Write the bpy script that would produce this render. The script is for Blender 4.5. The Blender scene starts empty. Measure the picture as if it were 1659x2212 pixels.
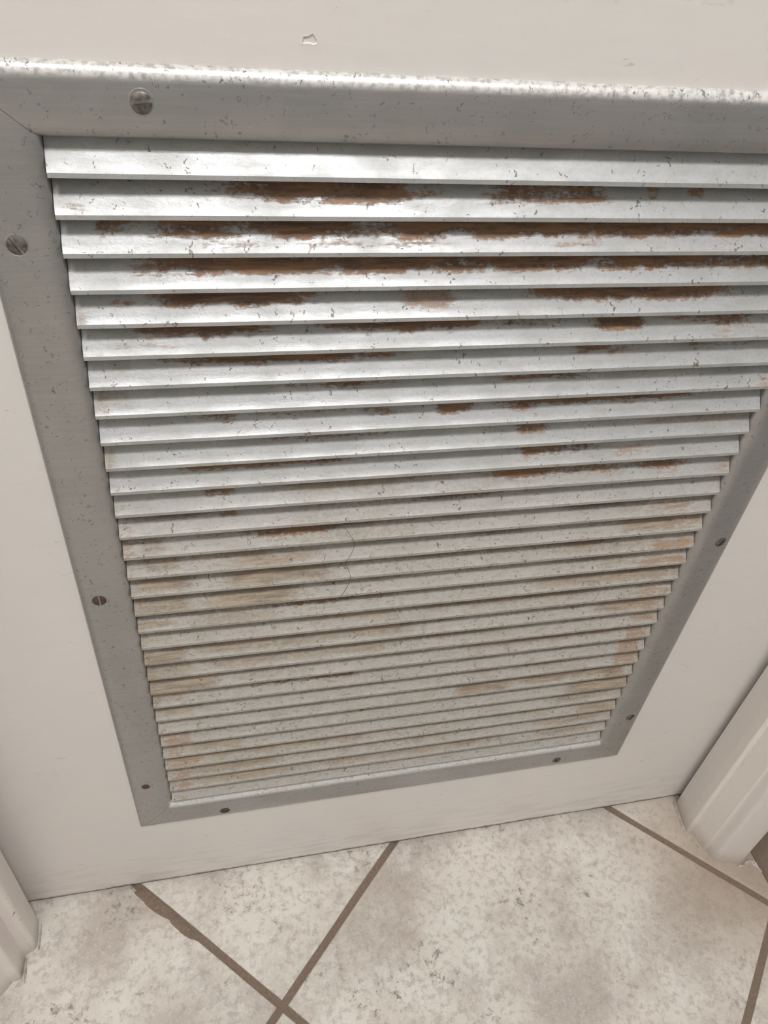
import bpy, math, random
from mathutils import Vector, Matrix, noise as mnoise

random.seed(4)
U = 0.016                 # one louvre pitch in metres; all layout numbers below are in pitches
ZF = 40.07                # the floor lies this many pitches below the first slat's lip
SC = bpy.context.scene
COL = SC.collection

# ------------------------------------------------------------------ camera
def P(x, y, z):
    return Vector((x * U, y * U, (z + ZF) * U))

cam_data = bpy.data.cameras.new('camera')
cam = bpy.data.objects.new('camera', cam_data)
COL.objects.link(cam)
cam_data.sensor_fit = 'HORIZONTAL'
cam_data.sensor_width = 36.0
cam_data.lens = 36.0 * 1660.55 / 1659.0
cam_data.clip_start = 0.01
R = ((0.976275, -0.200431, 0.081946), (-0.072875, -0.660493, -0.747287), (0.203904, 0.723586, -0.659429))
m = Matrix.Identity(4)
for i in range(3):
    m[i][0] = R[0][i]; m[i][1] = -R[1][i]; m[i][2] = -R[2][i]
cam.matrix_world = Matrix.Translation(P(3.54554, -20.21957, 5.83216)) @ m
SC.camera = cam

# ------------------------------------------------------------------ world, exposure
world = bpy.data.worlds.new('world')
SC.world = world
world.use_nodes = True
world.node_tree.nodes['Background'].inputs[0].default_value = (1, 0.97, 0.92, 1)
world.node_tree.nodes['Background'].inputs[1].default_value = 0.02
SC.view_settings.view_transform = 'Standard'
SC.view_settings.look = 'None'
SC.view_settings.gamma = 1.0
SC.view_settings.use_curve_mapping = False
SC.view_settings.exposure = 0.0
LAMPS = [  # x, y, half-width, half-depth (pitches), strength
    (-26.0, -54.0, 15.0, 6.0, 47.0),
    (24.0, -62.0, 9.0, 9.0, 100.0),  # added unseen fill, brightens the right side of the door
]

# ------------------------------------------------------------------ node helpers
class NT:
    def __init__(s, name):
        s.m = bpy.data.materials.new(name); s.m.use_nodes = True
        s.t = s.m.node_tree; s.b = s.t.nodes['Principled BSDF']
        s.geo = s.t.nodes.new('ShaderNodeNewGeometry')
        s.pos = s.vm('MULTIPLY', s.geo.outputs['Position'], (1 / U, 1 / U, 1 / U))
        s.pos = s.vm('SUBTRACT', s.pos, (0, 0, ZF))
    def put(s, node, i, v):
        if v is None: return
        if hasattr(v, 'links') or isinstance(v, bpy.types.NodeSocket): s.t.links.new(v, node.inputs[i])
        else: node.inputs[i].default_value = v
    def vm(s, op, a, b):
        n = s.t.nodes.new('ShaderNodeVectorMath'); n.operation = op
        s.put(n, 0, a); s.put(n, 1, b); return n.outputs[0]
    def ma(s, op, a, b=0.0, c=0.0, clamp=False):
        n = s.t.nodes.new('ShaderNodeMath'); n.operation = op; n.use_clamp = clamp
        s.put(n, 0, a); s.put(n, 1, b); s.put(n, 2, c); return n.outputs[0]
    def noise(s, vec, scale=1.0, detail=4.0, rough=0.55, dist=0.0, col=False):
        n = s.t.nodes.new('ShaderNodeTexNoise')
        s.put(n, 'Vector', vec); n.inputs['Scale'].default_value = scale
        n.inputs['Detail'].default_value = detail; n.inputs['Roughness'].default_value = rough
        n.inputs['Distortion'].default_value = dist
        return n.outputs[1] if col else n.outputs[0]
    def ramp(s, v, a, b, lo=0.0, hi=1.0):
        n = s.t.nodes.new('ShaderNodeMapRange'); n.interpolation_type = 'SMOOTHSTEP'
        s.put(n, 0, v); s.put(n, 1, a); s.put(n, 2, b); s.put(n, 3, lo); s.put(n, 4, hi)
        return n.outputs[0]
    def mix(s, f, a, b):
        n = s.t.nodes.new('ShaderNodeMix'); n.data_type = 'RGBA'
        for i, v in ((0, f), (6, a), (7, b)):
            if isinstance(v, tuple) and len(v) == 3: v = v + (1,)
            s.put(n, i, v)
        return n.outputs[2]
    def sep(s, v):
        n = s.t.nodes.new('ShaderNodeSeparateXYZ'); s.put(n, 0, v); return n.outputs
    def attr(s, name):
        n = s.t.nodes.new('ShaderNodeAttribute'); n.attribute_name = name; return n.outputs['Fac']
    def specks(s, scale, radius, keep, vec=None, stretch=(1, 1, 1), seed=0.0, flat=False):
        """small squiggly specks: 1 on a speck"""
        v = s.vm('MULTIPLY', s.pos if vec is None else vec, stretch)
        q = s.sep(v)
        cb = s.t.nodes.new('ShaderNodeCombineXYZ'); s.put(cb, 0, q[0]); s.put(cb, 1, q[1 if flat else 2]); s.put(cb, 2, q[1])
        v = s.vm('MULTIPLY', cb.outputs[0], (1, 1, 0.0))
        v = s.vm('ADD', v, (seed, seed * 1.7, 0))
        w = s.noise(v, scale * 1.6, 2.0, col=True)
        w = s.vm('SUBTRACT', w, (0.5, 0.5, 0.5)); w = s.vm('MULTIPLY', w, (2.0 / scale,) * 3)
        v2 = s.vm('ADD', v, w)
        n = s.t.nodes.new('ShaderNodeTexVoronoi'); n.voronoi_dimensions = '2D'; s.put(n, 'Vector', v2); n.inputs['Scale'].default_value = scale
        c = s.sep(n.outputs['Color'])
        rr = s.ma('MULTIPLY_ADD', c[1], radius * 0.8, radius * 0.4)
        d = s.ma('SUBTRACT', rr, n.outputs['Distance'])
        d = s.ramp(d, 0.0, radius * 0.35)
        k = s.ma('LESS_THAN', c[0], keep)
        return s.ma('MULTIPLY', d, k)
    def bump(s, h, strength, dist):
        n = s.t.nodes.new('ShaderNodeBump'); s.put(n, 'Height', h)
        n.inputs['Strength'].default_value = strength; n.inputs['Distance'].default_value = dist
        s.t.links.new(n.outputs[0], s.b.inputs['Normal'])
    def out(s, **k):
        for n, v in k.items():
            n = n.replace('_', ' ')
            if isinstance(v, tuple) and len(v) == 3: v = v + (1,)
            s.put(s.b, n, v)
        return s.m

# ------------------------------------------------------------------ materials
def mat_slat():
    n = NT('aluminium_slat')
    x, y, z = n.sep(n.pos)
    zc = n.ma('MULTIPLY', z, 1.0)
    # streaks run along the slat
    sv = n.vm('MULTIPLY', n.pos, (0.55, 3.0, 7.0))
    streak = n.noise(sv, 1.3, 6.0, 0.68)
    fine = n.noise(n.vm('MULTIPLY', n.pos, (1.0, 1.4, 1.8)), 6.0, 5.0, 0.7)
    blot = n.noise(n.vm('MULTIPLY', n.pos, (0.5, 1, 1.0)), 1.3, 4.0, 0.6)
    edge = n.ma('ADD', n.ma('MULTIPLY', n.ma('SUBTRACT', streak, 0.5), 1.5), n.ma('MULTIPLY', n.ma('SUBTRACT', fine, 0.5), 1.5))
    def mask(a, lo=0.42, hi=0.62, g=1.0):
        v = n.ma('ADD', n.attr(a), n.ma('MULTIPLY', edge, n.ma('MULTIPLY', n.ramp(n.attr(a), 0.0, 0.3), g)))
        return n.ramp(v, lo, hi)
    under = n.attr('under')
    rust = mask('rust', 0.32, 0.85)
    orange = mask('orange', 0.28, 1.05, 1.5)
    grime = n.ramp(n.ma('ADD', n.attr('grime'), n.ma('MULTIPLY', edge, 0.65)), 0.12, 0.95)
    # overall ageing grows towards the floor (dust and splashes)
    low = n.ramp(z, -8.0, -16.0, 0.0, 1.0)
    base = n.mix(n.ramp(blot, 0.35, 0.7), (0.47, 0.475, 0.475), (0.39, 0.395, 0.385))
    base = n.mix(n.ma('MULTIPLY', low, n.ramp(fine, 0.3, 0.7, 0.4, 0.9)), base, (0.41, 0.375, 0.315))
    base = n.mix(n.ramp(n.noise(n.pos, 9.0, 3.0, 0.7), 0.46, 0.68, 0.0, 0.42), base, (0.36, 0.34, 0.30))
    col = n.mix(n.ma('MULTIPLY', grime, 0.85), base, n.mix(n.ramp(streak, 0.35, 0.65), (0.15, 0.105, 0.065), (0.36, 0.28, 0.19)))
    col = n.mix(n.ma('MULTIPLY', orange, 0.72), col, n.mix(n.ramp(fine, 0.3, 0.65), (0.15, 0.07, 0.03), (0.34, 0.205, 0.115)))
    col = n.mix(n.ma('MULTIPLY', rust, 0.95), col, n.mix(n.ramp(streak, 0.32, 0.66), (0.10, 0.055, 0.033), (0.29, 0.15, 0.068)))
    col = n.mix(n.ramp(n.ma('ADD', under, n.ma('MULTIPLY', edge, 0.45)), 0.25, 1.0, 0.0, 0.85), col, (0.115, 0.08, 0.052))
    mott = n.ramp(n.noise(n.vm('MULTIPLY', n.pos, (0.8, 1.5, 2.2)), 3.4, 6.0, 0.75), 0.52, 0.66)
    col = n.mix(n.ma('MULTIPLY', n.ma('MULTIPLY', mott, low), 0.5), col, (0.22, 0.165, 0.11))
    sp = n.specks(1.9, 0.085, 0.5, stretch=(1, 1, 1))
    sp2 = n.specks(4.2, 0.14, 0.26, seed=11.0)
    sp3 = n.specks(4.6, 0.15, 0.35, seed=5.0)
    col = n.mix(n.ma('MULTIPLY', sp, 0.8), col, (0.11, 0.075, 0.05))
    col = n.mix(n.ma('MULTIPLY', sp2, 0.75), col, (0.09, 0.075, 0.06))
    col = n.mix(n.ma('MULTIPLY', n.ma('MULTIPLY', sp3, low), 0.55), col, (0.15, 0.11, 0.075))
    dirt = n.ma('MAXIMUM', n.ma('MAXIMUM', rust, orange), grime)
    met = n.ma('MULTIPLY_ADD', dirt, -0.40, 0.40, clamp=True)
    met = n.ma('MULTIPLY', met, n.ma('MULTIPLY_ADD', low, -0.45, 1.0))
    ro = n.ma('ADD', n.ramp(blot, 0.3, 0.7, 0.36, 0.5), n.ma('MULTIPLY', n.ma('MAXIMUM', dirt, low), 0.22))
    n.bump(n.ma('ADD', n.ma('MULTIPLY', fine, 0.6), n.ma('MULTIPLY', rust, 0.5)), 0.35, 0.0006)
    return n.out(Base_Color=col, Metallic=met, Roughness=ro)

W_ = 23.134
def mat_frame():
    n = NT('aged_aluminium_frame')
    x, y, z = n.sep(n.pos)
    fine = n.noise(n.pos, 7.0, 5.0, 0.65)
    big = n.noise(n.pos, 0.5, 3.0, 0.5)
    brushed = n.noise(n.vm('MULTIPLY', n.pos, (0.35, 4, 9.0)), 1.5, 4.0, 0.6)
    col = n.mix(n.ramp(big, 0.35, 0.65), (0.39, 0.375, 0.365), (0.35, 0.35, 0.335))
    col = n.mix(n.ramp(brushed, 0.35, 0.7, 0.0, 0.25), col, (0.50, 0.49, 0.47))
    # mineral dust lying on the top outer bead
    top = n.ma('MULTIPLY', n.ramp(z, 1.15, 1.35), n.ramp(fine, 0.35, 0.6, 0.2, 0.9))
    col = n.mix(top, col, (0.72, 0.70, 0.66))
    ledge = n.ma('MULTIPLY', n.ma('MULTIPLY', n.ramp(z, -31.60, -31.34), n.ramp(z, -30.9, -31.1)), n.ma('MULTIPLY', n.ramp(x, -0.25, -0.05), n.ramp(x, W_ + 0.25, W_ + 0.05)))  # pale dust on the bottom rail's inner edge, also painting in its highlight
    ledge = n.ma('MULTIPLY', ledge, n.ramp(fine, 0.32, 0.55, 0.45, 0.95))
    col = n.mix(ledge, col, (0.62, 0.62, 0.595))
    top = n.ma('MAXIMUM', top, ledge)
    dens = n.ramp(n.noise(n.pos, 0.35, 2.0, 0.5), 0.3, 0.7, 0.2, 0.5)
    dens = n.ma('ADD', dens, n.ma('MULTIPLY', n.ramp(x, 9.0, 19.0), n.ma('MULTIPLY', n.ramp(z, -0.6, 0.2), 0.45)))
    sp = n.specks(3.0, 0.10, 0.33, seed=3.0)
    sp2 = n.specks(5.0, 0.17, dens, seed=23.0, stretch=(1, 1, 0.75))
    col = n.mix(n.ma('MULTIPLY', sp, 0.85), col, (0.09, 0.085, 0.09))
    col = n.mix(n.ma('MULTIPLY', sp2, 0.75), col, (0.11, 0.105, 0.12))
    sp4 = n.ma('MAXIMUM', sp, sp2)
    n.bump(fine, 0.15, 0.0004)
    return n.out(Base_Color=col, Metallic=n.ma('MULTIPLY_ADD', n.ma('MAXIMUM', top, sp4), -0.7, 0.75),
                 Roughness=n.ramp(fine, 0.3, 0.7, 0.30, 0.42))

def mat_paint(name, c1, c2, grain=(0.35, 1.0, 2.2), wear=False, edge_wear=False):
    n = NT(name)
    x, y, z = n.sep(n.pos)
    big = n.noise(n.pos, 0.12, 3.0, 0.5)
    st = n.noise(n.vm('MULTIPLY', n.pos, grain), 1.2, 5.0, 0.6)
    fine = n.noise(n.pos, 14.0, 3.0, 0.6)
    col = n.mix(n.ramp(big, 0.35, 0.65), c1, c2)
    col = n.mix(n.ramp(st, 0.45, 0.75, 0.0, 0.10), col, tuple(v * 0.82 for v in c1))
    sm = n.specks(0.55, 0.07, 0.35, stretch=(0.7, 1, 1.6), seed=31.0)
    col = n.mix(n.ma('MULTIPLY', sm, 0.12), col, (0.30, 0.25, 0.2))
    if wear:
        # grubby foot of the door and its bare, chewed bottom edge
        g = n.ma('MULTIPLY', n.ramp(z, -35.5, -39.6, 0.0, 1.0), n.ramp(st, 0.42, 0.7, 0.0, 0.35))
        col = n.mix(g, col, (0.44, 0.37, 0.30))
        w = n.ma('ADD', z, n.ma('MULTIPLY', n.noise(n.vm('MULTIPLY', n.pos, (1, 1, .3)), 1.6, 5.0, 0.7), 0.42))
        w = n.ramp(w, -39.40, -39.58)
        col = n.mix(n.ma('MULTIPLY', w, 0.85), col, (0.20, 0.115, 0.07))
        sm2 = n.specks(0.9, 0.09, 0.10, stretch=(0.6, 1, 2.2), seed=7.0)
        col = n.mix(n.ma('MULTIPLY', sm2, 0.3), col, (0.25, 0.2, 0.17))
    if edge_wear:
        e = n.attr('edge')
        f = n.noise(n.vm('MULTIPLY', n.pos, (2, 2, 0.9)), 1.7, 5.0, 0.7)
        lw = n.ramp(n.ma('ADD', e, n.ma('MULTIPLY', n.ma('SUBTRACT', f, 0.5), 0.9)), 0.55, 0.65)
        col = n.mix(n.ma('MULTIPLY', lw, 0.55), col, (0.80, 0.76, 0.68))
        ft = n.ramp(n.ma('ADD', z, n.ma('MULTIPLY', f, 1.2)), -37.9, -39.6)
        col = n.mix(n.ma('MULTIPLY', ft, 0.45), col, (0.33, 0.28, 0.22))
        ch = n.ma('MULTIPLY', n.ramp(n.noise(n.vm('MULTIPLY', n.pos, (1, 1, .7)), 2.6, 3.0, 0.6), 0.64, 0.67), n.ramp(e, 0.4, 0.7))
        ch = n.ma('MULTIPLY', ch, n.ramp(x, 0.0, -3.0))
        col = n.mix(ch, col, (0.26, 0.13, 0.06))
    h = n.ma('ADD', n.ma('MULTIPLY', st, 1.0), n.ma('MULTIPLY', fine, 0.12))
    n.bump(h, 0.30, 0.0007)
    return n.out(Base_Color=col, Roughness=n.ramp(st, 0.3, 0.7, 0.36, 0.46))

def mat_tile():
    n = NT('stone_look_tile')
    oi = n.t.nodes.new('ShaderNodeObjectInfo')
    off = n.vm('MULTIPLY', (1, 1, 1), (1, 1, 1))
    comb = n.t.nodes.new('ShaderNodeCombineXYZ')
    for i, k in enumerate((90.0, 57.0, 13.0)):
        n.put(comb, i, n.ma('MULTIPLY', oi.outputs['Random'], k))
    v = n.vm('ADD', n.pos, comb.outputs[0])
    warp = n.vm('MULTIPLY', n.vm('SUBTRACT', n.noise(v, 0.5, 4.0, 0.6, col=True), (0.5, 0.5, 0.5)), (2.4, 2.4, 2.4))
    vw = n.vm('ADD', v, warp)
    cloud = n.noise(vw, 0.17, 6.0, 0.62)
    cloud2 = n.noise(vw, 0.36, 5.0, 0.6)
    grain = n.noise(v, 2.6, 5.0, 0.72)
    grain2 = n.noise(v, 6.0, 3.0, 0.6)
    col = n.mix(n.ramp(cloud, 0.36, 0.60), (0.455, 0.405, 0.35), (0.66, 0.62, 0.55))
    col = n.mix(n.ramp(cloud2, 0.50, 0.72, 0.0, 0.45), col, (0.47, 0.385, 0.33))
    col = n.mix(n.ramp(cloud2, 0.44, 0.28, 0.0, 0.7), col, (0.70, 0.68, 0.62))
    col = n.mix(n.ramp(grain, 0.46, 0.64, 0.0, 0.55), col, (0.35, 0.30, 0.26))
    col = n.mix(n.ramp(grain2, 0.46, 0.30, 0.0, 0.35), col, (0.74, 0.71, 0.65))
    # dark pits gathered in drifts
    drift = n.ramp(n.noise(vw, 0.25, 3.0, 0.55), 0.50, 0.64)
    pits = n.ramp(n.noise(v, 2.6, 4.0, 0.78, 0.8), 0.56, 0.63)
    col = n.mix(n.ma('MULTIPLY', n.ma('MULTIPLY', drift, pits), 0.75), col, (0.15, 0.135, 0.12))
    pits2 = n.ramp(n.noise(v, 3.4, 4.0, 0.75, 0.6), 0.61, 0.68)
    col = n.mix(n.ma('MULTIPLY', pits2, 0.35), col, (0.22, 0.17, 0.15))
    # dirt around the right jamb foot
    d = n.t.nodes.new('ShaderNodeVectorMath'); d.operation = 'DISTANCE'
    n.put(d, 0, n.pos); n.put(d, 1, (34.0, -3.5, -ZF))
    dd = n.ramp(n.ma('ADD', d.outputs['Value'], n.ma('MULTIPLY', cloud2, 5.0)), 4.0, 12.5, 0.8, 0.0)
    col = n.mix(dd, col, (0.33, 0.255, 0.19))
    n.bump(n.ma('ADD', n.ma('MULTIPLY', grain, 0.7), n.ma('MULTIPLY', cloud2, 1.2)), 0.35, 0.0012)
    return n.out(Base_Color=col, Roughness=n.ramp(grain, 0.3, 0.7, 0.42, 0.6))

def mat_plain(name, c, rough=0.6, metal=0.0, var=0.12, scale=4.0, c2=None, bump=0.2):
    n = NT(name)
    f = n.noise(n.pos, scale, 4.0, 0.6)
    col = n.mix(n.ramp(f, 0.35, 0.65), c, c2 if c2 else tuple(v * (1 - var) for v in c))
    n.bump(f, bump, 0.0005)
    return n.out(Base_Color=col, Roughness=rough, Metallic=metal)

def mat_emit(name, c, s):
    n = NT(name)
    return n.out(Base_Color=c, Emission_Color=c, Emission_Strength=s)

M_SLAT = mat_slat()
M_FRAME = mat_frame()
M_DOOR = mat_paint('cream_door_paint', (0.71, 0.665, 0.625), (0.69, 0.66, 0.62), wear=True)
M_TRIM = mat_paint('cream_trim_paint', (0.76, 0.70, 0.655), (0.74, 0.69, 0.645), grain=(1.6, 1.6, 0.3), edge_wear=True)
M_WALL = mat_plain('wall_paint', (0.46, 0.45, 0.435), 0.7, scale=1.0, var=0.04)
M_CEIL = mat_plain('white_paint', (0.74, 0.73, 0.70), 0.8, scale=1.0, var=0.04)
M_TILE = mat_tile()
M_GROUT = mat_plain('brown_grout', (0.21, 0.155, 0.115), 0.9, scale=6.0, c2=(0.165, 0.12, 0.088), bump=0.5)
M_SCREW = mat_plain('dull_steel_screw', (0.20, 0.185, 0.165), 0.42, metal=0.75, scale=7.0, c2=(0.10, 0.085, 0.07))
M_RUSTY = mat_plain('rusty_screw', (0.12, 0.065, 0.045), 0.6, metal=0.3, scale=7.0, c2=(0.065, 0.045, 0.04))
M_DARK = mat_plain('painted_gap_shade', (0.03, 0.022, 0.02), 0.9)
M_CAULK = mat_plain('grubby_white_sealant', (0.50, 0.465, 0.42), 0.5, scale=2.0, c2=(0.34, 0.29, 0.24))
M_HAIR = mat_plain('dark_hair', (0.05, 0.035, 0.025), 0.5)
M_LAMPBODY = mat_plain('white_lamp_housing', (0.75, 0.75, 0.73), 0.5)

# ------------------------------------------------------------------ mesh helpers
def wloc(o):
    v = Vector(o.location)
    return v + wloc(o.parent) if o.parent else v

def mk(name, verts, faces, mat, parent=None, angle=35, flip=False, origin=None):
    me = bpy.data.meshes.new(name)
    vs = [P(*v) for v in verts]
    o0 = P(*origin) if origin else Vector((0, 0, 0))
    vs = [v - o0 for v in vs]
    if flip: faces = [tuple(reversed(f)) for f in faces]
    me.from_pydata(vs, [], faces)
    import bmesh
    bm = bmesh.new(); bm.from_mesh(me)
    bmesh.ops.recalc_face_normals(bm, faces=bm.faces)
    bm.to_mesh(me); bm.free()
    me.materials.append(mat)
    for p_ in me.polygons: p_.use_smooth = True
    me.set_sharp_from_angle(angle=math.radians(angle))
    ob = bpy.data.objects.new(name, me)
    COL.objects.link(ob)
    ob.location = o0
    if parent:
        ob.parent = parent
        ob.location = o0 - wloc(parent)
    return ob

def box(x0, x1, y0, y1, z0, z1):
    v = [(x, y, z) for x in (x0, x1) for y in (y0, y1) for z in (z0, z1)]
    f = [(0, 1, 3, 2), (4, 6, 7, 5), (0, 4, 5, 1), (2, 3, 7, 6), (0, 2, 6, 4), (1, 5, 7, 3)]
    return v, f

def join(*parts):
    V, F = [], []
    for v, f in parts:
        o = len(V); V += list(v); F += [tuple(i + o for i in q) for q in f]
    return V, F

def round_poly(pts, rad, n=4):
    """pts: (x, y, r or None); rounds each corner with its radius"""
    out = []; N = len(pts)
    for i, q in enumerate(pts):
        p = Vector(q[:2]); r = q[2] if len(q) > 2 else rad
        a = Vector(pts[i - 1][:2]); b = Vector(pts[(i + 1) % N][:2])
        if r <= 0: out.append((p.x, p.y)); continue
        da = (a - p); db = (b - p)
        d = min(r, da.length * 0.45, db.length * 0.45)
        A = p + da.normalized() * d; B = p + db.normalized() * d
        for k in range(n + 1):
            t = k / n
            q2 = A * (1 - t) ** 2 + p * 2 * t * (1 - t) + B * t * t
            out.append((q2.x, q2.y))
    return out

def extrude_z(poly, z0, z1, nz=1):
    N = len(poly); V = []; F = []
    for j in range(nz + 1):
        z = z0 + (z1 - z0) * j / nz
        V += [(x, y, z) for x, y in poly]
    for j in range(nz):
        for i in range(N):
            k = (i + 1) % N
            F.append((j * N + i, j * N + k, (j + 1) * N + k, (j + 1) * N + i))
    F.append(tuple(range(N - 1, -1, -1))); F.append(tuple(nz * N + i for i in range(N)))
    return V, F

def tag(o, label=None, cat=None, group=None, kind=None):
    if label: o['label'] = label
    if cat: o['category'] = cat
    if group: o['group'] = group
    if kind: o['kind'] = kind
    return o

def empty(name, x, y, z):
    o = bpy.data.objects.new(name, None); COL.objects.link(o); o.location = P(x, y, z)
    o.empty_display_size = 0.05
    return o

# ------------------------------------------------------------------ room shell
X0, X1, Y0, Y1 = -64.0, 34.9, -140.0, 4.0
ZC = 110.0
def box_ob(name, b, mat, label, cat=None, kind='structure'):
    v, f = box(*b); o = mk(name, v, f, mat); tag(o, label, cat, kind=kind); return o

floor = box_ob('floor', (X0, X1, Y0, Y1, -ZF - 2.0, -ZF - 0.10), M_GROUT, 'brown grout bed of the diagonal tiled floor')
DW0, DW1 = -8.9, 31.95       # door opening in the front wall
HEAD = 87.0
v, f = join(box(X0, -12.0, -3.6, 3.0, -ZF, ZC), box(33.2, X1, -3.6, 3.0, -ZF, ZC), box(-12.0, 33.2, -3.6, 3.0, HEAD + 1.6, ZC))
tag(mk('wall_front', v, f, M_WALL), 'cream painted wall that holds the door', kind='structure')
box_ob('wall_right', (X1, X1 + 4, Y0, 3.0, -ZF, ZC), M_WALL, 'side wall hard against the right door casing')
box_ob('wall_left', (X0 - 4, X0, Y0, 3.0, -ZF, ZC), M_CEIL, 'plain side wall left of the door')
box_ob('wall_back', (X0, X1, Y0 - 4, Y0, -ZF, ZC), M_WALL, 'plain wall facing the door')
box_ob('ceiling', (X0, X1, Y0, 3.0, ZC, ZC + 3), M_CEIL, 'plain white ceiling')

# ------------------------------------------------------------------ floor tiles (children of floor)
DX0f, DX1f = -8.7, 30.5
ANG = 0.7836; S = 20.7301; O = (4.6658, -7.2363); J = 0.20
ux = (math.cos(ANG), math.sin(ANG)); vx = (-math.sin(ANG), math.cos(ANG))
def clip(poly, ax, val, keep_less):
    out = []
    for i, a in enumerate(poly):
        b = poly[(i + 1) % len(poly)]
        ia = (a[ax] <= val) == keep_less or a[ax] == val
        ib = (b[ax] <= val) == keep_less or b[ax] == val
        if ia: out.append(a)
        if ia != ib:
            t = (val - a[ax]) / (b[ax] - a[ax])
            out.append((a[0] + (b[0] - a[0]) * t, a[1] + (b[1] - a[1]) * t))
    return out
def tile_poly(i, j, ins, jit):
    a0, a1 = i * S + J + ins, (i + 1) * S - J - ins
    b0, b1 = j * S + J + ins, (j + 1) * S - J - ins
    cs = [(a0, b0), (a1, b0), (a1, b1), (a0, b1)]
    pts = []
    nseg = 10
    for k in range(4):
        p, q = cs[k], cs[(k + 1) % 4]
        for t in range(nseg):
            w = t / nseg
            pa = p[0] + (q[0] - p[0]) * w; pb = p[1] + (q[1] - p[1]) * w
            if t and jit:
                e = mnoise.noise(Vector((pa * 0.9, pb * 0.9, i * 3.1 + j))) * 0.05
                if k % 2 == 0: pb += e
                else: pa += e
            pts.append((O[0] + pa * ux[0] + pb * vx[0], O[1] + pa * ux[1] + pb * vx[1]))
    return pts
for i in range(-9, 8):
    for j in range(-9, 8):
        full = tile_poly(i, j, 0.0, True)
        cx = sum(p_[0] for p_ in full) / len(full); cy = sum(p_[1] for p_ in full) / len(full)
        rings = []
        for ins, zz in ((0.0, -0.12), (0.0, -0.045), (0.03, -0.012), (0.09, 0.0)):
            q = [(x - (x - cx) * ins / (S * 0.5), y - (y - cy) * ins / (S * 0.5)) for x, y in full]
            for ax, val, less in ((0, X1, True), (0, X0, False), (1, Y1, True), (1, Y0, False)):
                q = clip(q, ax, val, less)
            rings.append((q, zz))
        n0 = len(rings[0][0])
        if n0 < 3 or any(len(r[0]) != n0 for r in rings): 
            if n0 < 3: continue
            rings = [rings[0], (rings[0][0], 0.0)]
        V = []; F = []
        for q, zz in rings: V += [(x, y, -ZF + zz) for x, y in q]
        for r in range(len(rings) - 1):
            for k in range(n0):
                l = (k + 1) % n0
                F.append((r * n0 + k, r * n0 + l, (r + 1) * n0 + l, (r + 1) * n0 + k))
        F.append(tuple((len(rings) - 1) * n0 + k for k in range(n0)))
        F.append(tuple(range(n0 - 1, -1, -1)))
        ccx = sum(p_[0] for p_ in rings[0][0]) / n0; ccy = sum(p_[1] for p_ in rings[0][0]) / n0
        mk('tile', V, F, M_TILE, parent=floor, origin=(ccx, ccy, -ZF), angle=60)
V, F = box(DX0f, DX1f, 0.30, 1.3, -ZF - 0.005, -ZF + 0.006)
mk('dirt_or_gap_shade', V, F, M_DARK, parent=floor, origin=(11.0, 0.9, -ZF))  # dark strip painting in the shade of the gap under the door
# smear of grout left on the tile beside the joint under the door's left end
def blob(cx, cy, rx, ry, ang, z0, h, name, mat, parent, seed=0, n=26, rough=0.35):
    V = []; 
    for r, zz in ((1.0, 0.0), (0.8, h * 0.8), (0.45, h)):
        for k in range(n):
            a = 2 * math.pi * k / n
            e = 1 + rough * mnoise.noise(Vector((math.cos(a) * 1.9, math.sin(a) * 1.9, seed)))
            e += 0.15 * mnoise.noise(Vector((math.cos(a) * 6, math.sin(a) * 6, seed + 5)))
            lx, ly = rx * r * e * math.cos(a), ry * r * e * math.sin(a)
            V.append((cx + lx * math.cos(ang) - ly * math.sin(ang), cy + lx * math.sin(ang) + ly * math.cos(ang), z0 + zz))
    F = []
    for r in range(2):
        for k in range(n):
            l = (k + 1) % n
            F.append((r * n + k, r * n + l, (r + 1) * n + l, (r + 1) * n + k))
    F.append(tuple(2 * n + k for k in range(n))); F.append(tuple(range(n - 1, -1, -1)))
    return mk(name, V, F, mat, parent=parent, origin=(cx, cy, z0))
jd = ANG + math.pi / 2
def jpt(b, a=0.0): return (O[0] + a * ux[0] + b * vx[0], O[1] + a * ux[1] + b * vx[1])
c = jpt(8.9, -0.20); blob(c[0], c[1], 1.7, 0.34, jd + 0.05, -ZF - 0.012, 0.02, 'grout_smear', M_GROUT, floor, 3, rough=0.2)
c = jpt(6.9, -0.22); blob(c[0], c[1], 1.2, 0.24, jd, -ZF - 0.012, 0.02, 'grout_smear', M_GROUT, floor, 8, rough=0.25)

# ------------------------------------------------------------------ baseboard of tile pieces along the right wall
bb = empty('baseboard_right', 34.6, -4.0, -ZF); tag(bb, 'tiled skirting along the side wall right of the casing', kind='structure')
yb = -3.65
for k in range(6):
    ya, yz = yb - 19.6, yb
    if ya < Y0: break
    pr = round_poly([(34.42, -ZF, 0.0), (34.42, -ZF + 5.6, 0.25), (34.9, -ZF + 5.6, 0.0), (34.9, -ZF, 0.0)], 0, 3)
    V = [(x, ya, z) for x, z in pr] + [(x, yz, z) for x, z in pr]; N = len(pr)
    F = [(i, (i + 1) % N, N + (i + 1) % N, N + i) for i in range(N)] + [tuple(range(N)), tuple(range(2 * N - 1, N - 1, -1))]
    mk('tile', V, F, M_TILE, parent=bb, origin=(34.6, (ya + yz) / 2, -ZF))
    V, F = box(34.50, 34.9, yz - 19.95, yz - 19.6, -ZF, -ZF + 5.5)
    mk('grout_joint', V, F, M_GROUT, parent=bb, origin=(34.6, yz - 19.8, -ZF))
    yb -= 19.95
V, F = box(34.30, 34.44, -23.0, -3.7, -ZF, -ZF + 0.09)
mk('dirt_or_gap_shade', V, F, M_GROUT, parent=bb, origin=(34.37, -13, -ZF))

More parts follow.
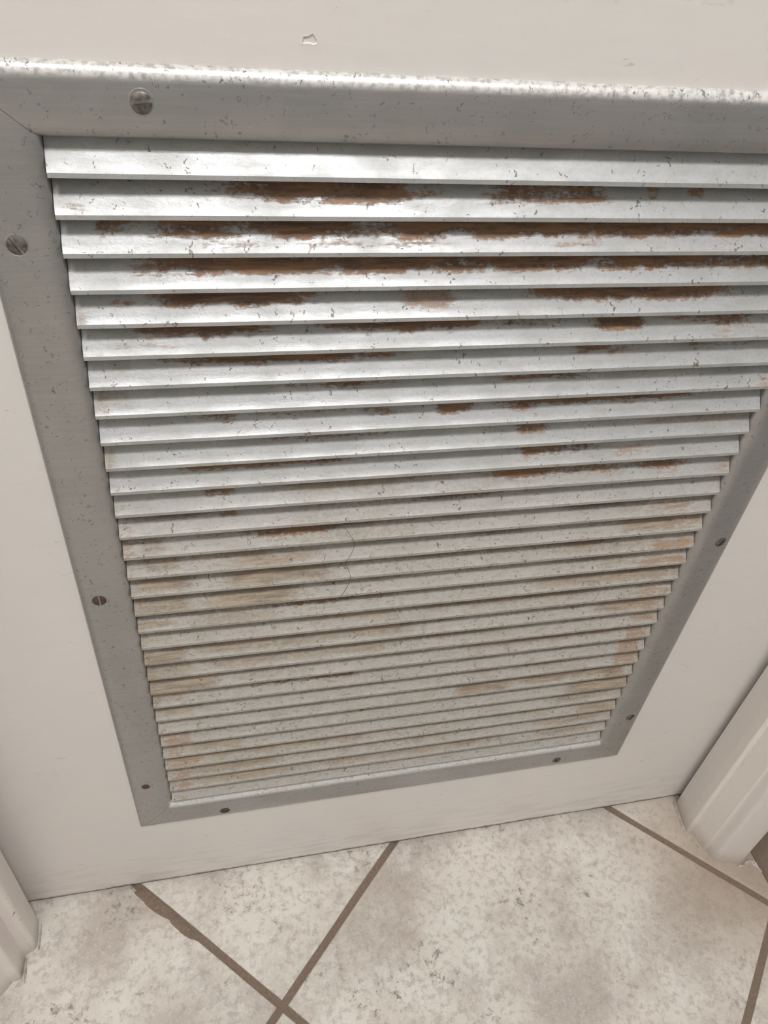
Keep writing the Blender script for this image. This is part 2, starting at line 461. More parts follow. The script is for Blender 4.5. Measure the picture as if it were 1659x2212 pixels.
# ------------------------------------------------------------------ jambs and casings
def jamb(name, prof, label, worn):
    poly = round_poly(prof, 0.12, 4)
    V, F = extrude_z(poly, -ZF, HEAD, 40)
    o = mk(name, V, F, M_TRIM, angle=50)
    at = o.data.attributes.new('edge', 'FLOAT', 'POINT')
    vals = []
    for x, y, z in V:
        e = 0.0
        for wx, wy, rad in worn:
            d = math.hypot(x - wx, y - wy)
            e = max(e, 1.0 - d / rad)
        vals.append(max(0.0, e))
    at.data.foreach_set('value', vals)
    tag(o, label, kind='structure')
    return o
right = [(31.95, 3.0, 0), (31.95, 0.02, 0), (31.13, -0.14, 0.06), (30.84, -2.10, 0.16), (31.10, -2.16, 0.05),
         (31.36, -3.36, 0.10), (31.44, -3.44, 0.03), (31.56, -4.12, 0.22), (33.28, -4.58, 0.14), (33.34, -3.5, 0), (33.2, 3.0, 0)]
left = [(-8.95, 3.0, 0), (-8.95, -0.72, 0), (-7.90, -0.80, 0.12), (-7.84, -2.26, 0.22), (-8.42, -2.50, 0.06),
        (-8.44, -3.62, 0.12), (-8.84, -3.68, 0.05), (-9.30, -4.25, 0.25), (-9.95, -4.75, 0.5), (-12.2, -4.95, 0.25), (-12.3, -3.5, 0), (-12.0, 3.0, 0)]
jr = jamb('trim_1', right, 'cream painted door jamb, stop and casing on the right', [(30.86, -2.12, 0.75), (31.4, -3.4, 0.45)])
jl = jamb('trim_2', left, 'cream painted door jamb, stop and casing on the left with chipped edges', [(-7.86, -2.30, 0.5), (-8.44, -3.64, 0.4), (-8.86, -3.7, 0.3)])
V, F = join(box(-8.95, 31.95, -0.45, 3.0, HEAD, HEAD + 1.6), box(-7.9, 30.8, -2.2, -0.45, HEAD - 0.9, HEAD + 1.6), box(-12.2, 33.2, -4.6, -3.6, HEAD + 0.3, HEAD + 2.2), box(-8.9, 31.3, -3.6, -2.2, HEAD, HEAD + 1.6))
hd = mk('trim_3', V, F, M_TRIM); tag(hd, 'cream painted head of the door frame above the door', kind='structure')
# sealant at the feet of the jambs
def strip(pts, w0, h, name, parent, seed):
    V = []; F = []
    dense = []
    for i in range(len(pts) - 1):
        for k in range(6):
            t = k / 6
            dense.append((pts[i][0] * (1 - t) + pts[i + 1][0] * t, pts[i][1] * (1 - t) + pts[i + 1][1] * t))
    dense.append(pts[-1])
    n = len(dense)
    for i, p_ in enumerate(dense):
        a = Vector(dense[max(0, i - 1)]); b = Vector(dense[min(n - 1, i + 1)])
        d = (b - a).normalized(); nn = Vector((-d.y, d.x))
        w = w0 * (0.55 + 0.9 * abs(mnoise.noise(Vector((i * 0.45, seed, 0.3))) + 0.2)) * math.sin(math.pi * (i + 0.6) / (n + 0.2)) ** 0.4
        for s, zz in ((-1, 0.0), (-0.4, h), (0.4, h), (1, 0.0)):
            V.append((p_[0] + nn.x * w * s, p_[1] + nn.y * w * s, -ZF + zz))
    for i in range(n - 1):
        for k in range(3):
            F.append((i * 4 + k, i * 4 + k + 1, i * 4 + k + 5, i * 4 + k + 4))
    o = mk(name, V, F, M_CAULK, parent=parent, origin=(pts[0][0], pts[0][1], -ZF))
    tag(o, 'smear of dirty white sealant at the foot')
strip([(30.95, -0.1), (30.85, -0.9), (30.76, -1.7), (30.74, -2.25), (30.9, -2.7), (31.1, -3.2)], 0.13, 0.08, 'sealant', jr, 1.0)
strip([(33.0, -4.66), (33.35, -4.72), (33.8, -4.5), (34.15, -4.6), (34.3, -5.3)], 0.18, 0.08, 'sealant', jr, 7.0)
strip([(-8.36, -2.62), (-8.32, -3.2), (-8.34, -3.8), (-8.7, -3.95)], 0.16, 0.08, 'sealant', jl, 4.0)
strip([(-7.76, -1.0), (-7.74, -1.8), (-7.76, -2.35)], 0.07, 0.08, 'dirt_or_gap_shade', jl, 2.0)

# ------------------------------------------------------------------ the door
W = 23.134; DY = 0.2; DB = -39.86
OX0, OX1, OZ0, OZ1 = -0.5, W + 0.5, -31.6, 0.35     # cut-out for the vent
DX0, DX1 = -8.72, 31.80
def dent(x, z):
    """a chip knocked out of the paint above the vent: irregular flat-bottomed hollow"""
    poly = [(6.14, 2.19), (6.25, 2.205), (6.36, 2.255), (6.41, 2.20), (6.46, 2.12), (6.45, 2.05), (6.37, 2.035), (6.28, 2.055), (6.10, 2.045), (6.125, 2.12)]
    x += 0.012 * mnoise.noise(Vector((x * 22, z * 22, 2))); z += 0.012 * mnoise.noise(Vector((x * 22, z * 22, 9)))
    d = 9.0; ins = False
    for i in range(len(poly)):
        ax, az = poly[i]; bx, bz = poly[(i + 1) % len(poly)]
        t = max(0, min(1, ((x - ax) * (bx - ax) + (z - az) * (bz - az)) / ((bx - ax) ** 2 + (bz - az) ** 2)))
        d = min(d, math.hypot(x - ax - t * (bx - ax), z - az - t * (bz - az)))
        if (az > z) != (bz > z) and x < (bx - ax) * (z - az) / (bz - az) + ax: ins = not ins
    if ins: return 0.030 * min(1.0, d / 0.022)
    return -0.006 * max(0.0, 1 - d / 0.03)
V = []; F = []
def quad(x0, x1, z0, z1, y):
    o = len(V); V.extend([(x0, y, z0), (x1, y, z0), (x1, y, z1), (x0, y, z1)]); F.append((o, o + 1, o + 2, o + 3))
cxs = [6.0, 6.56]; czs = [1.95, 2.35]
xs = [DX0, OX0, OX1, DX1]; zs = [DB, OZ0, OZ1, HEAD - 0.1]
B = 0.06
def fronts():
    X = [DX0 + B, OX0, cxs[0], cxs[1], OX1, DX1 - B]; Z = [DB + B, OZ0, OZ1, czs[0], czs[1], HEAD - 0.1]
    for i in range(5):
        for j in range(5):
            if 1 <= i <= 3 and j == 1: continue
            if i == 2 and j == 3: continue
            quad(X[i], X[i + 1], Z[j], Z[j + 1], DY)
fronts()
o = len(V); NX, NZ = 72, 44
for j in range(NZ + 1):
    for i in range(NX + 1):
        x = cxs[0] + (cxs[1] - cxs[0]) * i / NX; z = czs[0] + (czs[1] - czs[0]) * j / NZ
        V.append((x, DY + dent(x, z), z))
for j in range(NZ):
    for i in range(NX):
        F.append((o + j * (NX + 1) + i, o + j * (NX + 1) + i + 1, o + (j + 1) * (NX + 1) + i + 1, o + (j + 1) * (NX + 1) + i))
T = DY + 2.2
def q4(a, b, c_, d_):
    o = len(V); V.extend([a, b, c_, d_]); F.append((o, o + 1, o + 2, o + 3))
HT = HEAD - 0.1
q4((DX0, DY + B, DB + B), (DX0 + B, DY, DB + B), (DX0 + B, DY, HT), (DX0, DY + B, HT))
q4((DX1 - B, DY, DB + B), (DX1, DY + B, DB + B), (DX1, DY + B, HT), (DX1 - B, DY, HT))
q4((DX0 + B, DY, DB + B), (DX1 - B, DY, DB + B), (DX1 - B, DY + B, DB), (DX0 + B, DY + B, DB))
q4((DX0 + B, DY + B, DB), (DX1 - B, DY + B, DB), (DX1 - B, T, DB), (DX0 + B, T, DB))
q4((DX0, DY + B, DB + B), (DX0, DY + B, HT), (DX0, T, HT), (DX0, T, DB + B))
q4((DX1, DY + B, DB + B), (DX1, DY + B, HT), (DX1, T, HT), (DX1, T, DB + B))
q4((DX0, DY + B, HT), (DX1, DY + B, HT), (DX1, T, HT), (DX0, T, HT))
for a in ((OX0, OX0, OZ0, OZ1), (OX1, OX1, OZ0, OZ1)):
    q4((a[0], DY, a[2]), (a[0], T, a[2]), (a[0], T, a[3]), (a[0], DY, a[3]))
for a in (OZ0, OZ1):
    q4((OX0, DY, a), (OX1, DY, a), (OX1, T, a), (OX0, T, a))
for i in range(3):
    for j in range(3):
        if i == 1 and j == 1: continue
        q4((xs[i], T, zs[j]), (xs[i + 1], T, zs[j]), (xs[i + 1], T, zs[j + 1]), (xs[i], T, zs[j + 1]))
door = mk('door_1', V, F, M_DOOR, angle=28)
tag(door, 'cream painted door with a metal louvre vent in its lower half', kind='structure')

# ------------------------------------------------------------------ louvre vent
vent = empty('door_vent', W / 2, DY, -33.14)
tag(vent, 'rusty aluminium louvre vent screwed into the lower half of the cream door', 'vent')
OUT = (-1.77, W + 1.77, -33.12, 1.50)      # x0 x1 z0 z1 of the outer edge
INN = (0.0, W, -31.13, -0.10)
FY = -0.06
def flange():
    pr = [(0.0, DY)]
    for k in range(0, 9):
        a = math.pi / 2 * k / 8
        pr.append((0.25 * (1 - math.cos(a)) , (DY - 0.03) - (DY - 0.03 - FY) * math.sin(a)))
    pr += [(0.45, FY - 0.004), (0.66, FY)]
    for k in range(1, 9):
        a = math.pi / 2 * k / 8
        pr.append((0.66 + 0.34 * math.sin(a), FY + 0.30 * (1 - math.cos(a))))
    pr += [(1.0, 2.3), (0.95, 2.3), (0.95, DY + 0.12), (0.93, DY + 0.02), (0.03, DY)]
    return pr
def rail(side):
    pr = flange(); N = len(pr); V = []
    g = 0.007
    for s, y in pr:
        x0 = OUT[0] + (INN[0] - OUT[0]) * s; x1 = OUT[1] + (INN[1] - OUT[1]) * s
        z0 = OUT[2] + (INN[2] - OUT[2]) * s; z1 = OUT[3] + (INN[3] - OUT[3]) * s
        V.append({'top': (x0 + g, y, z1), 'bottom': (x0 + g, y, z0), 'left': (x0, y, z0 + g), 'right': (x1, y, z0 + g)}[side])
    for s, y in pr:
        x0 = OUT[0] + (INN[0] - OUT[0]) * s; x1 = OUT[1] + (INN[1] - OUT[1]) * s
        z0 = OUT[2] + (INN[2] - OUT[2]) * s; z1 = OUT[3] + (INN[3] - OUT[3]) * s
        V.append({'top': (x1 - g, y, z1), 'bottom': (x1 - g, y, z0), 'left': (x0, y, z1 - g), 'right': (x1, y, z1 - g)}[side])
    F = [(i, (i + 1) % N, N + (i + 1) % N, N + i) for i in range(N)] + [tuple(range(N)), tuple(range(2 * N - 1, N - 1, -1))]
    return V, F
for side in ('top', 'bottom', 'left', 'right'):
    V, F = rail(side)
    org = {'top': (W / 2, 0, 0.7), 'bottom': (W / 2, 0, -32.1), 'left': (-0.9, 0, -16), 'right': (W + 0.9, 0, -16)}[side]
    o = mk('frame_rail', V, F, M_FRAME, parent=vent, origin=org, angle=30)
    if side == 'top': o['label'] = 'grey top rail peppered with dark specks'

STAINS = [
    (2,3.68,9.26,0.44,2.0,1.0,'R'), (2,9.26,10.11,0.5,2.0,0.5,'R'), (2,11.18,15.16,0.44,2.0,1.0,'R'), (2,16.11,16.63,0.5,2.0,0.7,'R'),
    (2,17.38,18.07,0.5,2.0,0.8,'R'), (2,0.16,0.92,0.13,0.38,0.45,'O'), (2,12.61,22.44,0.13,0.5,0.35,'T'), (2,3.97,6.0,0.36,0.5,0.6,'O'),
    (3,0.76,1.91,0.5,2.0,0.7,'R'), (3,1.91,24.72,0.47,2.0,1.0,'R'), (3,3.32,5.5,0.27,0.34,1.0,'O'), (3,5.5,10.32,0.26,0.36,0.75,'O'),
    (3,13.34,15.32,0.26,0.4,0.6,'O'), (3,12.83,24.72,0.13,0.4,0.6,'T'), (3,-0.02,0.2,0.13,0.5,0.5,'T'), (4,1.43,27.16,0.46,2.0,1.0,'R'),
    (4,1.72,2.32,0.22,0.3,0.7,'O'), (4,2.38,3.73,0.3,0.5,0.5,'O'), (4,14.55,18.79,0.42,2.0,0.7,'O'), (5,0.81,1.66,0.4,2.0,0.5,'R'),
    (5,1.66,6.89,0.46,2.0,1.0,'R'), (5,2.91,3.41,0.4,0.6,0.6,'O'), (5,9.11,10.83,0.36,2.0,1.1,'O'), (5,12.98,20.37,0.46,2.0,1.0,'R'),
    (5,16.72,17.78,0.36,0.5,0.9,'O'), (5,0.01,0.33,0.13,0.5,0.5,'G'), (6,1.03,5.48,0.5,2.0,1.0,'R'), (6,6.3,12.11,0.52,2.0,1.0,'R'),
    (6,12.11,15.09,0.55,2.0,0.6,'R'), (6,15.49,17.55,0.44,2.0,1.0,'R'), (6,17.97,21.7,0.5,2.0,0.7,'R'), (6,19.59,26.52,0.15,0.6,0.5,'O'),
    (6,0.04,0.66,0.13,0.3,0.6,'T'), (6,0.66,2.82,0.18,0.5,0.5,'O'), (7,0.51,1.28,0.3,2.0,0.5,'G'), (7,1.94,9.53,0.54,2.0,1.0,'R'),
    (7,3.95,5.75,0.2,0.32,0.6,'O'), (7,6.74,8.34,0.22,0.3,0.35,'O'), (7,15.03,17.54,0.5,2.0,0.7,'R'), (7,19.1,22.53,0.52,2.0,0.5,'R'),
    (7,0.13,1.15,0.13,0.3,0.5,'O'), (8,0.03,1.16,0.3,2.0,0.5,'G'), (8,0.16,0.43,0.13,0.35,0.7,'O'), (8,4.89,9.94,0.56,2.0,0.6,'R'),
    (8,6.77,8.41,0.5,2.0,0.9,'R'), (8,6.92,8.87,0.2,0.3,0.6,'O'), (8,12.64,15.97,0.57,2.0,0.9,'R'), (8,22.43,23.76,0.13,0.5,0.6,'O'),
    (9,0.08,0.35,0.13,0.4,0.5,'T'), (9,2.21,4.28,0.5,2.0,0.8,'R'), (9,4.28,10.06,0.5,2.0,0.5,'R'), (9,10.7,12.25,0.4,2.0,1.0,'R'),
    (9,12.66,20.79,0.52,2.0,1.0,'R'), (9,16.42,17.67,0.2,0.27,0.8,'O'), (9,3.99,5.9,0.2,0.26,0.3,'O'), (9,22.5,23.17,0.13,0.3,0.5,'O'),
    (10,-0.01,0.48,0.13,0.6,0.5,'G'), (10,4.39,10.17,0.6,2.0,0.6,'R'), (10,13.7,15.19,0.42,2.0,0.7,'R'), (10,15.28,23.14,0.13,0.5,0.5,'T'),
    (10,18.54,23.14,0.35,2.0,0.5,'G'), (11,-0.06,0.49,0.13,0.4,0.6,'T'), (11,1.95,8.3,0.58,2.0,0.9,'R'), (11,13.38,17.36,0.47,2.0,0.9,'R'),
    (11,17.73,19.63,0.3,0.6,0.8,'O'), (11,13.91,14.62,0.3,0.4,0.5,'O'), (11,17.92,19.25,0.2,0.3,0.6,'O'), (12,-0.01,0.5,0.13,0.6,0.5,'O'),
    (12,2.76,4.0,0.45,2.0,0.8,'R'), (12,4.79,10.4,0.45,2.0,0.5,'G'), (12,5.42,19.59,0.13,2.0,0.25,'G'), (12,12.85,21.58,0.38,2.0,0.8,'R'),
    (12,19.2,21.18,0.15,0.6,0.5,'O'), (12,22.39,23.21,0.13,0.6,0.7,'O'), (13,-0.16,0.19,0.13,0.6,0.5,'T'), (13,0.1,0.55,0.13,0.55,0.9,'O'),
    (13,3.32,4.04,0.45,2.0,0.7,'R'), (13,4.76,10.51,0.13,2.0,0.3,'G'), (13,10.16,14.5,0.55,2.0,0.8,'R'), (13,21.97,23.22,0.13,0.4,0.3,'T'),
    (14,-0.15,0.55,0.13,2.0,0.7,'O'), (14,0.55,1.49,0.2,2.0,0.5,'G'), (14,3.99,7.79,0.45,2.0,1.0,'R'), (14,4.74,6.42,0.3,0.5,0.6,'O'),
    (14,5.4,10.63,0.13,2.0,0.3,'G'), (14,18.84,20.27,0.3,2.0,0.4,'G'), (14,20.07,22.36,0.15,2.0,0.7,'O'), (15,-0.13,0.43,0.13,2.0,0.4,'O'),
    (15,0.43,1.96,0.2,2.0,0.7,'G'), (15,3.7,7.13,0.15,0.5,0.8,'G'), (15,1.96,5.39,0.5,2.0,0.6,'G'), (15,19.15,22.1,0.3,2.0,0.8,'G'),
    (15,21.25,23.18,0.15,2.0,0.7,'O'), (16,-0.18,0.17,0.13,0.4,0.9,'O'), (16,0.14,2.29,0.2,2.0,0.7,'G'), (16,3.31,7.7,0.15,2.0,0.9,'G'),
    (16,10.85,18.82,0.5,2.0,0.5,'G'), (16,16.75,21.17,0.2,2.0,0.5,'G'), (16,20.95,23.14,0.13,0.5,0.9,'O'), (17,-0.07,2.22,0.13,2.0,0.7,'G'),
    (17,2.56,6.28,0.13,2.0,0.8,'G'), (17,17.0,20.85,0.3,2.0,0.4,'G'), (17,20.63,23.3,0.13,0.5,0.8,'O'), (18,-0.11,1.44,0.2,0.45,1.0,'G'),
    (18,1.44,5.73,0.13,0.5,0.4,'G'), (18,3.56,10.29,0.5,2.0,0.9,'R'), (18,16.18,23.0,0.2,2.0,0.7,'G'), (18,21.18,23.11,0.13,0.4,0.5,'O'),
    (19,0.02,0.46,0.13,0.4,0.6,'T'), (19,6.11,10.39,0.4,2.0,0.6,'G'), (19,11.19,19.7,0.4,2.0,0.7,'G'), (19,21.29,23.13,0.13,2.0,0.7,'O'),
    (20,-0.01,1.61,0.13,0.5,0.8,'G'), (20,1.61,11.31,0.3,2.0,0.6,'G'), (20,19.54,22.78,0.2,2.0,0.8,'G'), (20,21.84,22.9,0.13,0.5,0.6,'O'),
    (21,-0.13,1.9,0.13,2.0,0.6,'G'), (21,1.9,10.58,0.2,2.0,0.5,'G'), (21,10.58,15.74,0.4,2.0,0.5,'G'), (21,21.7,23.09,0.15,0.5,0.9,'O'),
    (22,-0.06,2.97,0.13,2.0,0.7,'G'), (22,2.97,7.35,0.3,0.5,0.4,'G'), (22,13.71,22.02,0.4,2.0,0.8,'G'), (22,21.78,22.99,0.13,0.5,1.0,'O'),
    (23,0.01,1.36,0.2,2.0,0.4,'G'), (23,3.71,9.49,0.45,2.0,0.8,'R'), (23,21.6,22.96,0.13,2.0,1.0,'O'), (24,-0.1,2.26,0.3,2.0,0.6,'G'),
    (24,14.02,19.93,0.5,2.0,0.6,'G'), (24,21.66,23.04,0.13,2.0,0.9,'O'), (25,-0.01,0.58,0.13,0.4,0.7,'O'), (25,13.71,16.54,0.15,2.0,1.0,'G'),
    (25,16.54,21.96,0.3,2.0,1.0,'G'), (25,21.46,22.73,0.13,2.0,0.7,'G'), (26,0.08,1.51,0.13,2.0,0.9,'O'), (26,1.51,5.29,0.4,2.0,0.3,'G'),
    (26,19.72,23.04,0.13,2.0,0.9,'G'), (27,0.08,1.01,0.13,2.0,0.6,'O'), (27,1.01,3.55,0.2,2.0,0.6,'G'), (27,2.7,3.98,0.13,0.3,0.6,'O'),
    (27,18.95,22.83,0.3,2.0,0.6,'G'), (28,0.08,1.78,0.13,2.0,0.9,'O'), (28,1.78,9.84,0.35,2.0,0.9,'G'), (28,9.84,19.71,0.4,2.0,0.5,'G'),
    (28,20.75,22.87,0.13,2.0,0.7,'G'), (29,0.19,1.27,0.13,0.5,0.9,'O'), (29,0.84,5.72,0.2,2.0,0.6,'G'), (29,5.72,14.8,0.35,2.0,0.5,'G'),
    (29,18.64,22.9,0.2,2.0,0.6,'G'), (30,0.1,1.19,0.13,0.5,0.8,'O'), (30,0.75,6.18,0.2,2.0,0.6,'G'), (30,6.18,17.55,0.3,2.0,0.6,'G'),
    (30,18.86,22.65,0.2,2.0,0.5,'G'),

]
STAINS = [s for row in STAINS for s in ([row] if isinstance(row, tuple) else row)]
KIND = {'R': 'rust', 'O': 'orange', 'G': 'grime', 'T': 'orange'}
def sstep(a, b, x):
    t = max(0.0, min(1.0, (x - a) / (b - a))) if a != b else float(x > a)
    return t * t * (3 - 2 * t)
# cross-section of one slat, (y, z) from the bottom front corner of its lip
PEAK = (0.86, 1.345)
def slat_profile():
    face = []
    for k in range(8):
        t = k / 7
        face.append((0.026 + (PEAK[0] - 0.026) * t, 0.152 + (PEAK[1] - 0.152) * t))
    return [(0.075, 0.0), (0.008, 0.0), (0.0, 0.008), (0.0, 0.126), (0.018, 0.146)] + face + [(0.93, PEAK[1]), (1.62, 0.30), (1.54, 0.25), (0.89, 1.20), (0.10, 0.06)]
SP = slat_profile()
NSX = 260
for k in range(1, 32):
    xs_ = [0.015 + (W - 0.03) * i / NSX for i in range(NSX + 1)]
    # the two ends are nipped at the lip like in the photo
    V = []; F = []; N = len(SP)
    zk = -k + (0.004 * math.sin(k * 2.3))
    nface = range(0, 13)
    # dense strips carry the stains on lip and face; the hidden rest is coarse
    for i, x in enumerate(xs_):
        for j in nface: V.append((x, SP[j][0], zk + SP[j][1]))
    nf = len(nface)
    for i in range(NSX):
        for j in range(nf - 1):
            F.append((i * nf + j, (i + 1) * nf + j, (i + 1) * nf + j + 1, i * nf + j + 1))
    b0 = len(V)
    back = list(range(13, N))
    for x in (xs_[0], xs_[-1]):
        for j in [12] + back + [0]: V.append((x, SP[j][0], zk + SP[j][1]))
    nb = len(back) + 2
    for j in range(nb - 1):
        F.append((b0 + j, b0 + j + 1, b0 + nb + j + 1, b0 + nb + j))
    # end caps
    for e, idx in ((0, 0), (1, NSX)):
        ring = [idx * nf + j for j in range(nf)] + [b0 + e * nb + j for j in range(1, nb - 1)]
        F.append(tuple(ring))
    o = mk('slat', V, F, M_SLAT, parent=vent, origin=(W / 2, 0, -k), angle=25)
    me = o.data
    mine = [s for s in STAINS if s[0] == k]
    arr = {'rust': [0.0] * len(V), 'orange': [0.0] * len(V), 'grime': [0.0] * len(V), 'under': [0.0] * len(V)}
    lowk = min(1.0, max(0.0, (k - 5) / 9.0)) * (0.4 if k == 31 else 1)
    base_g = 0.0 if k < 7 else min(0.36, (k - 7) * 0.03) * (0.55 if k == 31 else 1)
    for vi, (x, y, z) in enumerate(V):
        zz = z - zk
        # dirt settles up under the slat above
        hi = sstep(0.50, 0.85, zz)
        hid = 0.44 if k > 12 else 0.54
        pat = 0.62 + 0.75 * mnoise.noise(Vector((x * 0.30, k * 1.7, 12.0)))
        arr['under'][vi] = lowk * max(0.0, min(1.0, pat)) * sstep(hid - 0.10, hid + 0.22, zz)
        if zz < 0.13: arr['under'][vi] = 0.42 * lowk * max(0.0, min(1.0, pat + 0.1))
        arr['grime'][vi] = base_g * (0.7 + 1.0 * hi + 0.5 * mnoise.noise(Vector((x * 0.35, k * 1.9, 4.0)))) + (0.10 if k > 1 else 0) * hi + (0.25 * sstep(0.45, 0.0, x) + 0.25 * sstep(W - 0.6, W, x) if 1 < k < 31 else 0)
        for (_, a, b, z0, z1, st_, ty) in mine:
            wob = 0.09 * mnoise.noise(Vector((x * 0.9, k * 5.3, 1.0))) + 0.05 * mnoise.noise(Vector((x * 3.1, k * 3.3, 7.0)))
            sx = min(1.3, max(0.32 if ty == 'O' and z1 - z0 > 0.2 else 0.18, (b - a) * 0.25))
            ex = sstep(a - sx * 0.6, a + sx, x) * (1 - sstep(b - sx, b + sx * 0.6, x))
            zw = zz + wob * (1.0 if z1 - z0 > 0.3 else 0.35)
            ez = sstep(z0 - 0.07, z0 + 0.07, zw) if z0 > 0.14 else 1.0
            if z1 < 1.9: ez *= 1 - sstep(z1 - 0.06, z1 + 0.06, zw)
            val = st_ * ex * ez
            if zz < 0.13: val *= 0.55 if z0 < 0.14 else 0.0
            if ty == 'T': val *= 0.42
            if ty == 'R':
                lumps = 0.95 + 0.45 * mnoise.noise(Vector((x * 0.55, k * 2.7, 3.0)))
                val *= lumps
            kk = KIND[ty]
            arr[kk][vi] = max(arr[kk][vi], val) if kk != 'grime' else min(1.0, arr[kk][vi] + val * 0.8)
    for nme, vals in arr.items():
        at = me.attributes.new(nme, 'FLOAT', 'POINT'); at.data.foreach_set('value', vals)
    if 2 <= k <= 6: o['label'] = 'slat with dark rust along its upper edge'
    elif k in (1, 31): o['label'] = 'clean bright slat'

# ------------------------------------------------------------------ slotted screws
def half_dome(Rr, w, h, sgn, na=10, nb=6):
    V = []; F = []
    for j in range(nb + 1):
        b = w + (Rr - w) * (1 - (1 - j / nb) ** 1.6)
        A = math.sqrt(max(Rr * Rr - b * b, 0)) * 0.999
        for i in range(na + 1):
            a = -A + 2 * A * i / na
            r2 = (a * a + b * b) / (Rr * Rr)
            V.append((a, b * sgn, h * (1 - r2)))
    top = len(V)
    for j in range(nb):
        for i in range(na):
            F.append((j * (na + 1) + i, j * (na + 1) + i + 1, (j + 1) * (na + 1) + i + 1, (j + 1) * (na + 1) + i))
    # slot wall
    for i in range(na + 1): V.append((V[i][0], V[i][1], -0.055))
    for i in range(na): F.append((i, i + 1, top + i + 1, top + i))
    return V, F
def screw(x, z, ang, mat, sunk=0.0, tilt=0.0, missing=False, label=None, R_=0.245):
    V = []; F = []
    if not missing:
        for s in (-1, 1):
            v, f = half_dome(R_, 0.042, 0.075, s); o = len(V); V += v; F += [tuple(i + o for i in q) for q in f]
    # disc at the bottom of the slot and outer skirt
    o = len(V); n = 28
    for k in range(n):
        a = 2 * math.pi * k / n; V.append((R_ * math.cos(a), R_ * math.sin(a), -0.05))
    for k in range(n):
        a = 2 * math.pi * k / n; V.append((R_ * math.cos(a), R_ * math.sin(a), 0.0))
    V.append((0, 0, -0.03))
    for k in range(n):
        l = (k + 1) % n
        F.append((o + k, o + l, o + 2 * n)); F.append((o + k, o + l, o + n + l, o + n + k))
    ca, sa = math.cos(ang), math.sin(ang)
    W3 = []
    for a, b, h in V:
        X = a * ca - b * sa; Z = a * sa + b * ca
        h2 = h + Z * tilt
        W3.append((x + X, FY - 0.012 + sunk - h2, z + Z))
    ob = mk('screw', W3, F, mat, parent=vent, origin=(x, FY, z), angle=40)
    if label: ob['label'] = label
    # countersink ring pressed into the rail around the head
    V = []; F = []; n = 28
    for r, d in ((R_ + 0.004, -0.01), (R_ + 0.03, 0.012), (R_ + 0.055, 0.0)):
        for k in range(n):
            a = 2 * math.pi * k / n; V.append((x + r * math.cos(a), FY - d * 0.8 - 0.001, z + r * math.sin(a)))
    for r in range(2):
        for k in range(n):
            l = (k + 1) % n; F.append((r * n + k, r * n + l, (r + 1) * n + l, (r + 1) * n + k))
    mk('countersink', V, F, M_FRAME, parent=ob)
    return ob
screw(2.39, 0.76, math.radians(8), M_SCREW, tilt=-0.12, label='dull steel slotted screw sitting proud in the top rail')
screw(14.6 + 6.2, 0.74, math.radians(40), M_SCREW)
screw(-1.01, -2.62, math.radians(118), M_SCREW)
screw(-1.09, -15.84, math.radians(92), M_RUSTY, label='rusty brown screw')
screw(-1.03, -29.08, math.radians(20), M_RUSTY, R_=0.22, sunk=0.02, label='rusty brown screw')
screw(2.50, -32.47, math.radians(35), M_RUSTY, label='rusty brown screw')
screw(20.85, -32.38, math.radians(-40), M_SCREW)
screw(24.29, -28.92, math.radians(80), M_SCREW)
screw(24.31, -15.75, math.radians(60), M_SCREW)
screw(24.20, -2.6, math.radians(15), M_SCREW)

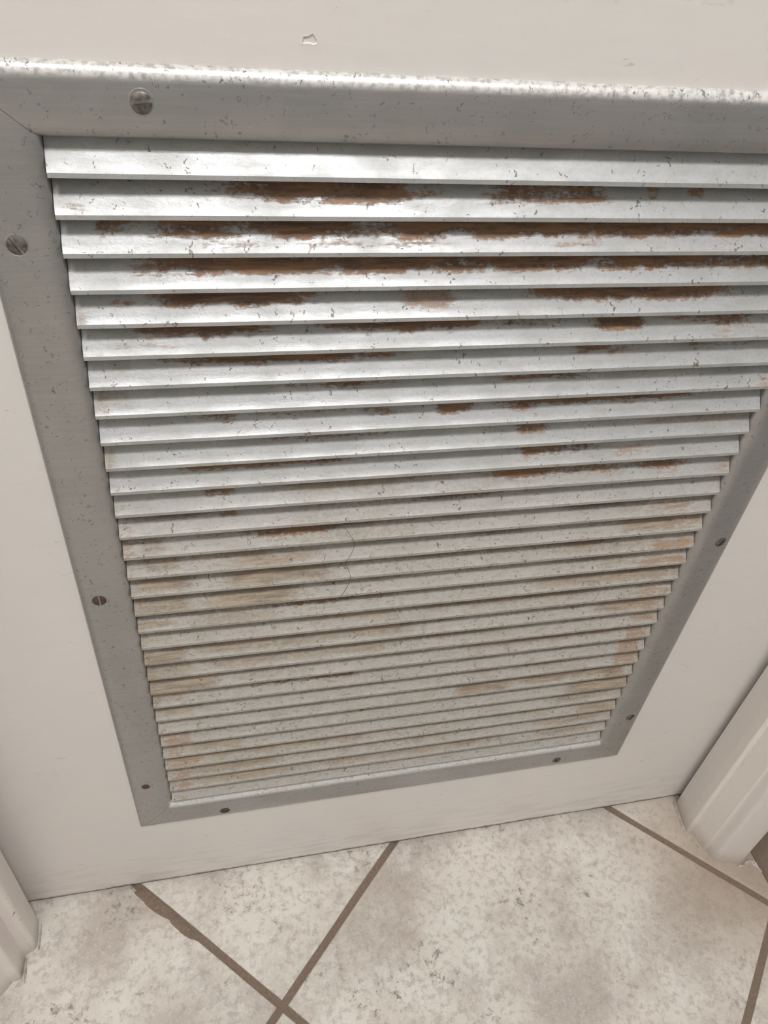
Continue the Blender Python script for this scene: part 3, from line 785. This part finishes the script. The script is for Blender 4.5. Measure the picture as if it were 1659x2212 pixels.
# ------------------------------------------------------------------ a long hair caught on the slats
def tube_ob(name, pts, rad, mat):
    pts = [P(*q) for q in pts]; sm = []
    for i in range(len(pts) - 1):
        p0 = pts[max(0, i - 1)]; p1 = pts[i]; p2 = pts[i + 1]; p3 = pts[min(len(pts) - 1, i + 2)]
        for k in range(5):
            t = k / 5
            sm.append(0.5 * ((2 * p1) + (p2 - p0) * t + (2 * p0 - 5 * p1 + 4 * p2 - p3) * t * t + (3 * p1 - p0 - 3 * p2 + p3) * t ** 3))
    sm.append(pts[-1]); V = []; F = []
    for i, q in enumerate(sm):
        d = (sm[min(len(sm) - 1, i + 1)] - sm[max(0, i - 1)]).normalized()
        e1 = d.cross(Vector((0, 1, 0))).normalized(); e2 = d.cross(e1)
        for k in range(5):
            a = 2 * math.pi * k / 5
            w = q + (e1 * math.cos(a) + e2 * math.sin(a)) * rad
            V.append((w.x / U, w.y / U, w.z / U - ZF))
    for i in range(len(sm) - 1):
        for k in range(5):
            l = (k + 1) % 5; F.append((i * 5 + k, i * 5 + l, (i + 1) * 5 + l, (i + 1) * 5 + k))
    return mk(name, V, F, mat, origin=(pts[0].x / U, pts[0].y / U, pts[0].z / U - ZF))
h = tube_ob('hair', [(7.85, -0.01, -13.25), (8.15, -0.03, -13.8), (8.22, -0.03, -14.3), (8.05, -0.03, -14.8), (7.92, -0.03, -15.1),
                      (8.1, -0.03, -15.5), (8.18, -0.03, -15.9), (8.1, -0.03, -16.3), (7.95, -0.03, -16.7), (7.75, -0.03, -17.1), (7.5, -0.02, -17.3)], 0.00013, M_HAIR)
tag(h, 'thin dark wavy hair hanging down the middle louvre slats', 'hair')

# ------------------------------------------------------------------ ceiling lamp and an added fill light
def ceiling_or_fill_light(lx, ly, a, b, strength, label):
    lamp = empty('ceiling_or_fill_light', lx, ly, ZC); tag(lamp, label, 'lamp', 'ceiling light of the room and added fill light')
    V, F = join(box(lx - a - 1, lx + a + 1, ly - b - 1, ly - b, ZC - 3.2, ZC), box(lx - a - 1, lx + a + 1, ly + b, ly + b + 1, ZC - 3.2, ZC),
                box(lx - a - 1, lx - a, ly - b, ly + b, ZC - 3.2, ZC), box(lx + a, lx + a + 1, ly - b, ly + b, ZC - 3.2, ZC))
    mk('lamp_housing', V, F, M_LAMPBODY, parent=lamp, origin=(lx, ly, ZC))
    V, F = box(lx - a, lx + a, ly - b, ly + b, ZC - 3.0, ZC - 2.2)
    mk('diffuser', V, F, mat_emit('lamp_diffuser', (0.975, 0.972, 0.985), strength), parent=lamp, origin=(lx, ly, ZC - 2.6))
ceiling_or_fill_light(*LAMPS[0], 'rectangular white ceiling light nearer the door')
ceiling_or_fill_light(*LAMPS[1], 'added square white fill light farther from the door, over the right side')
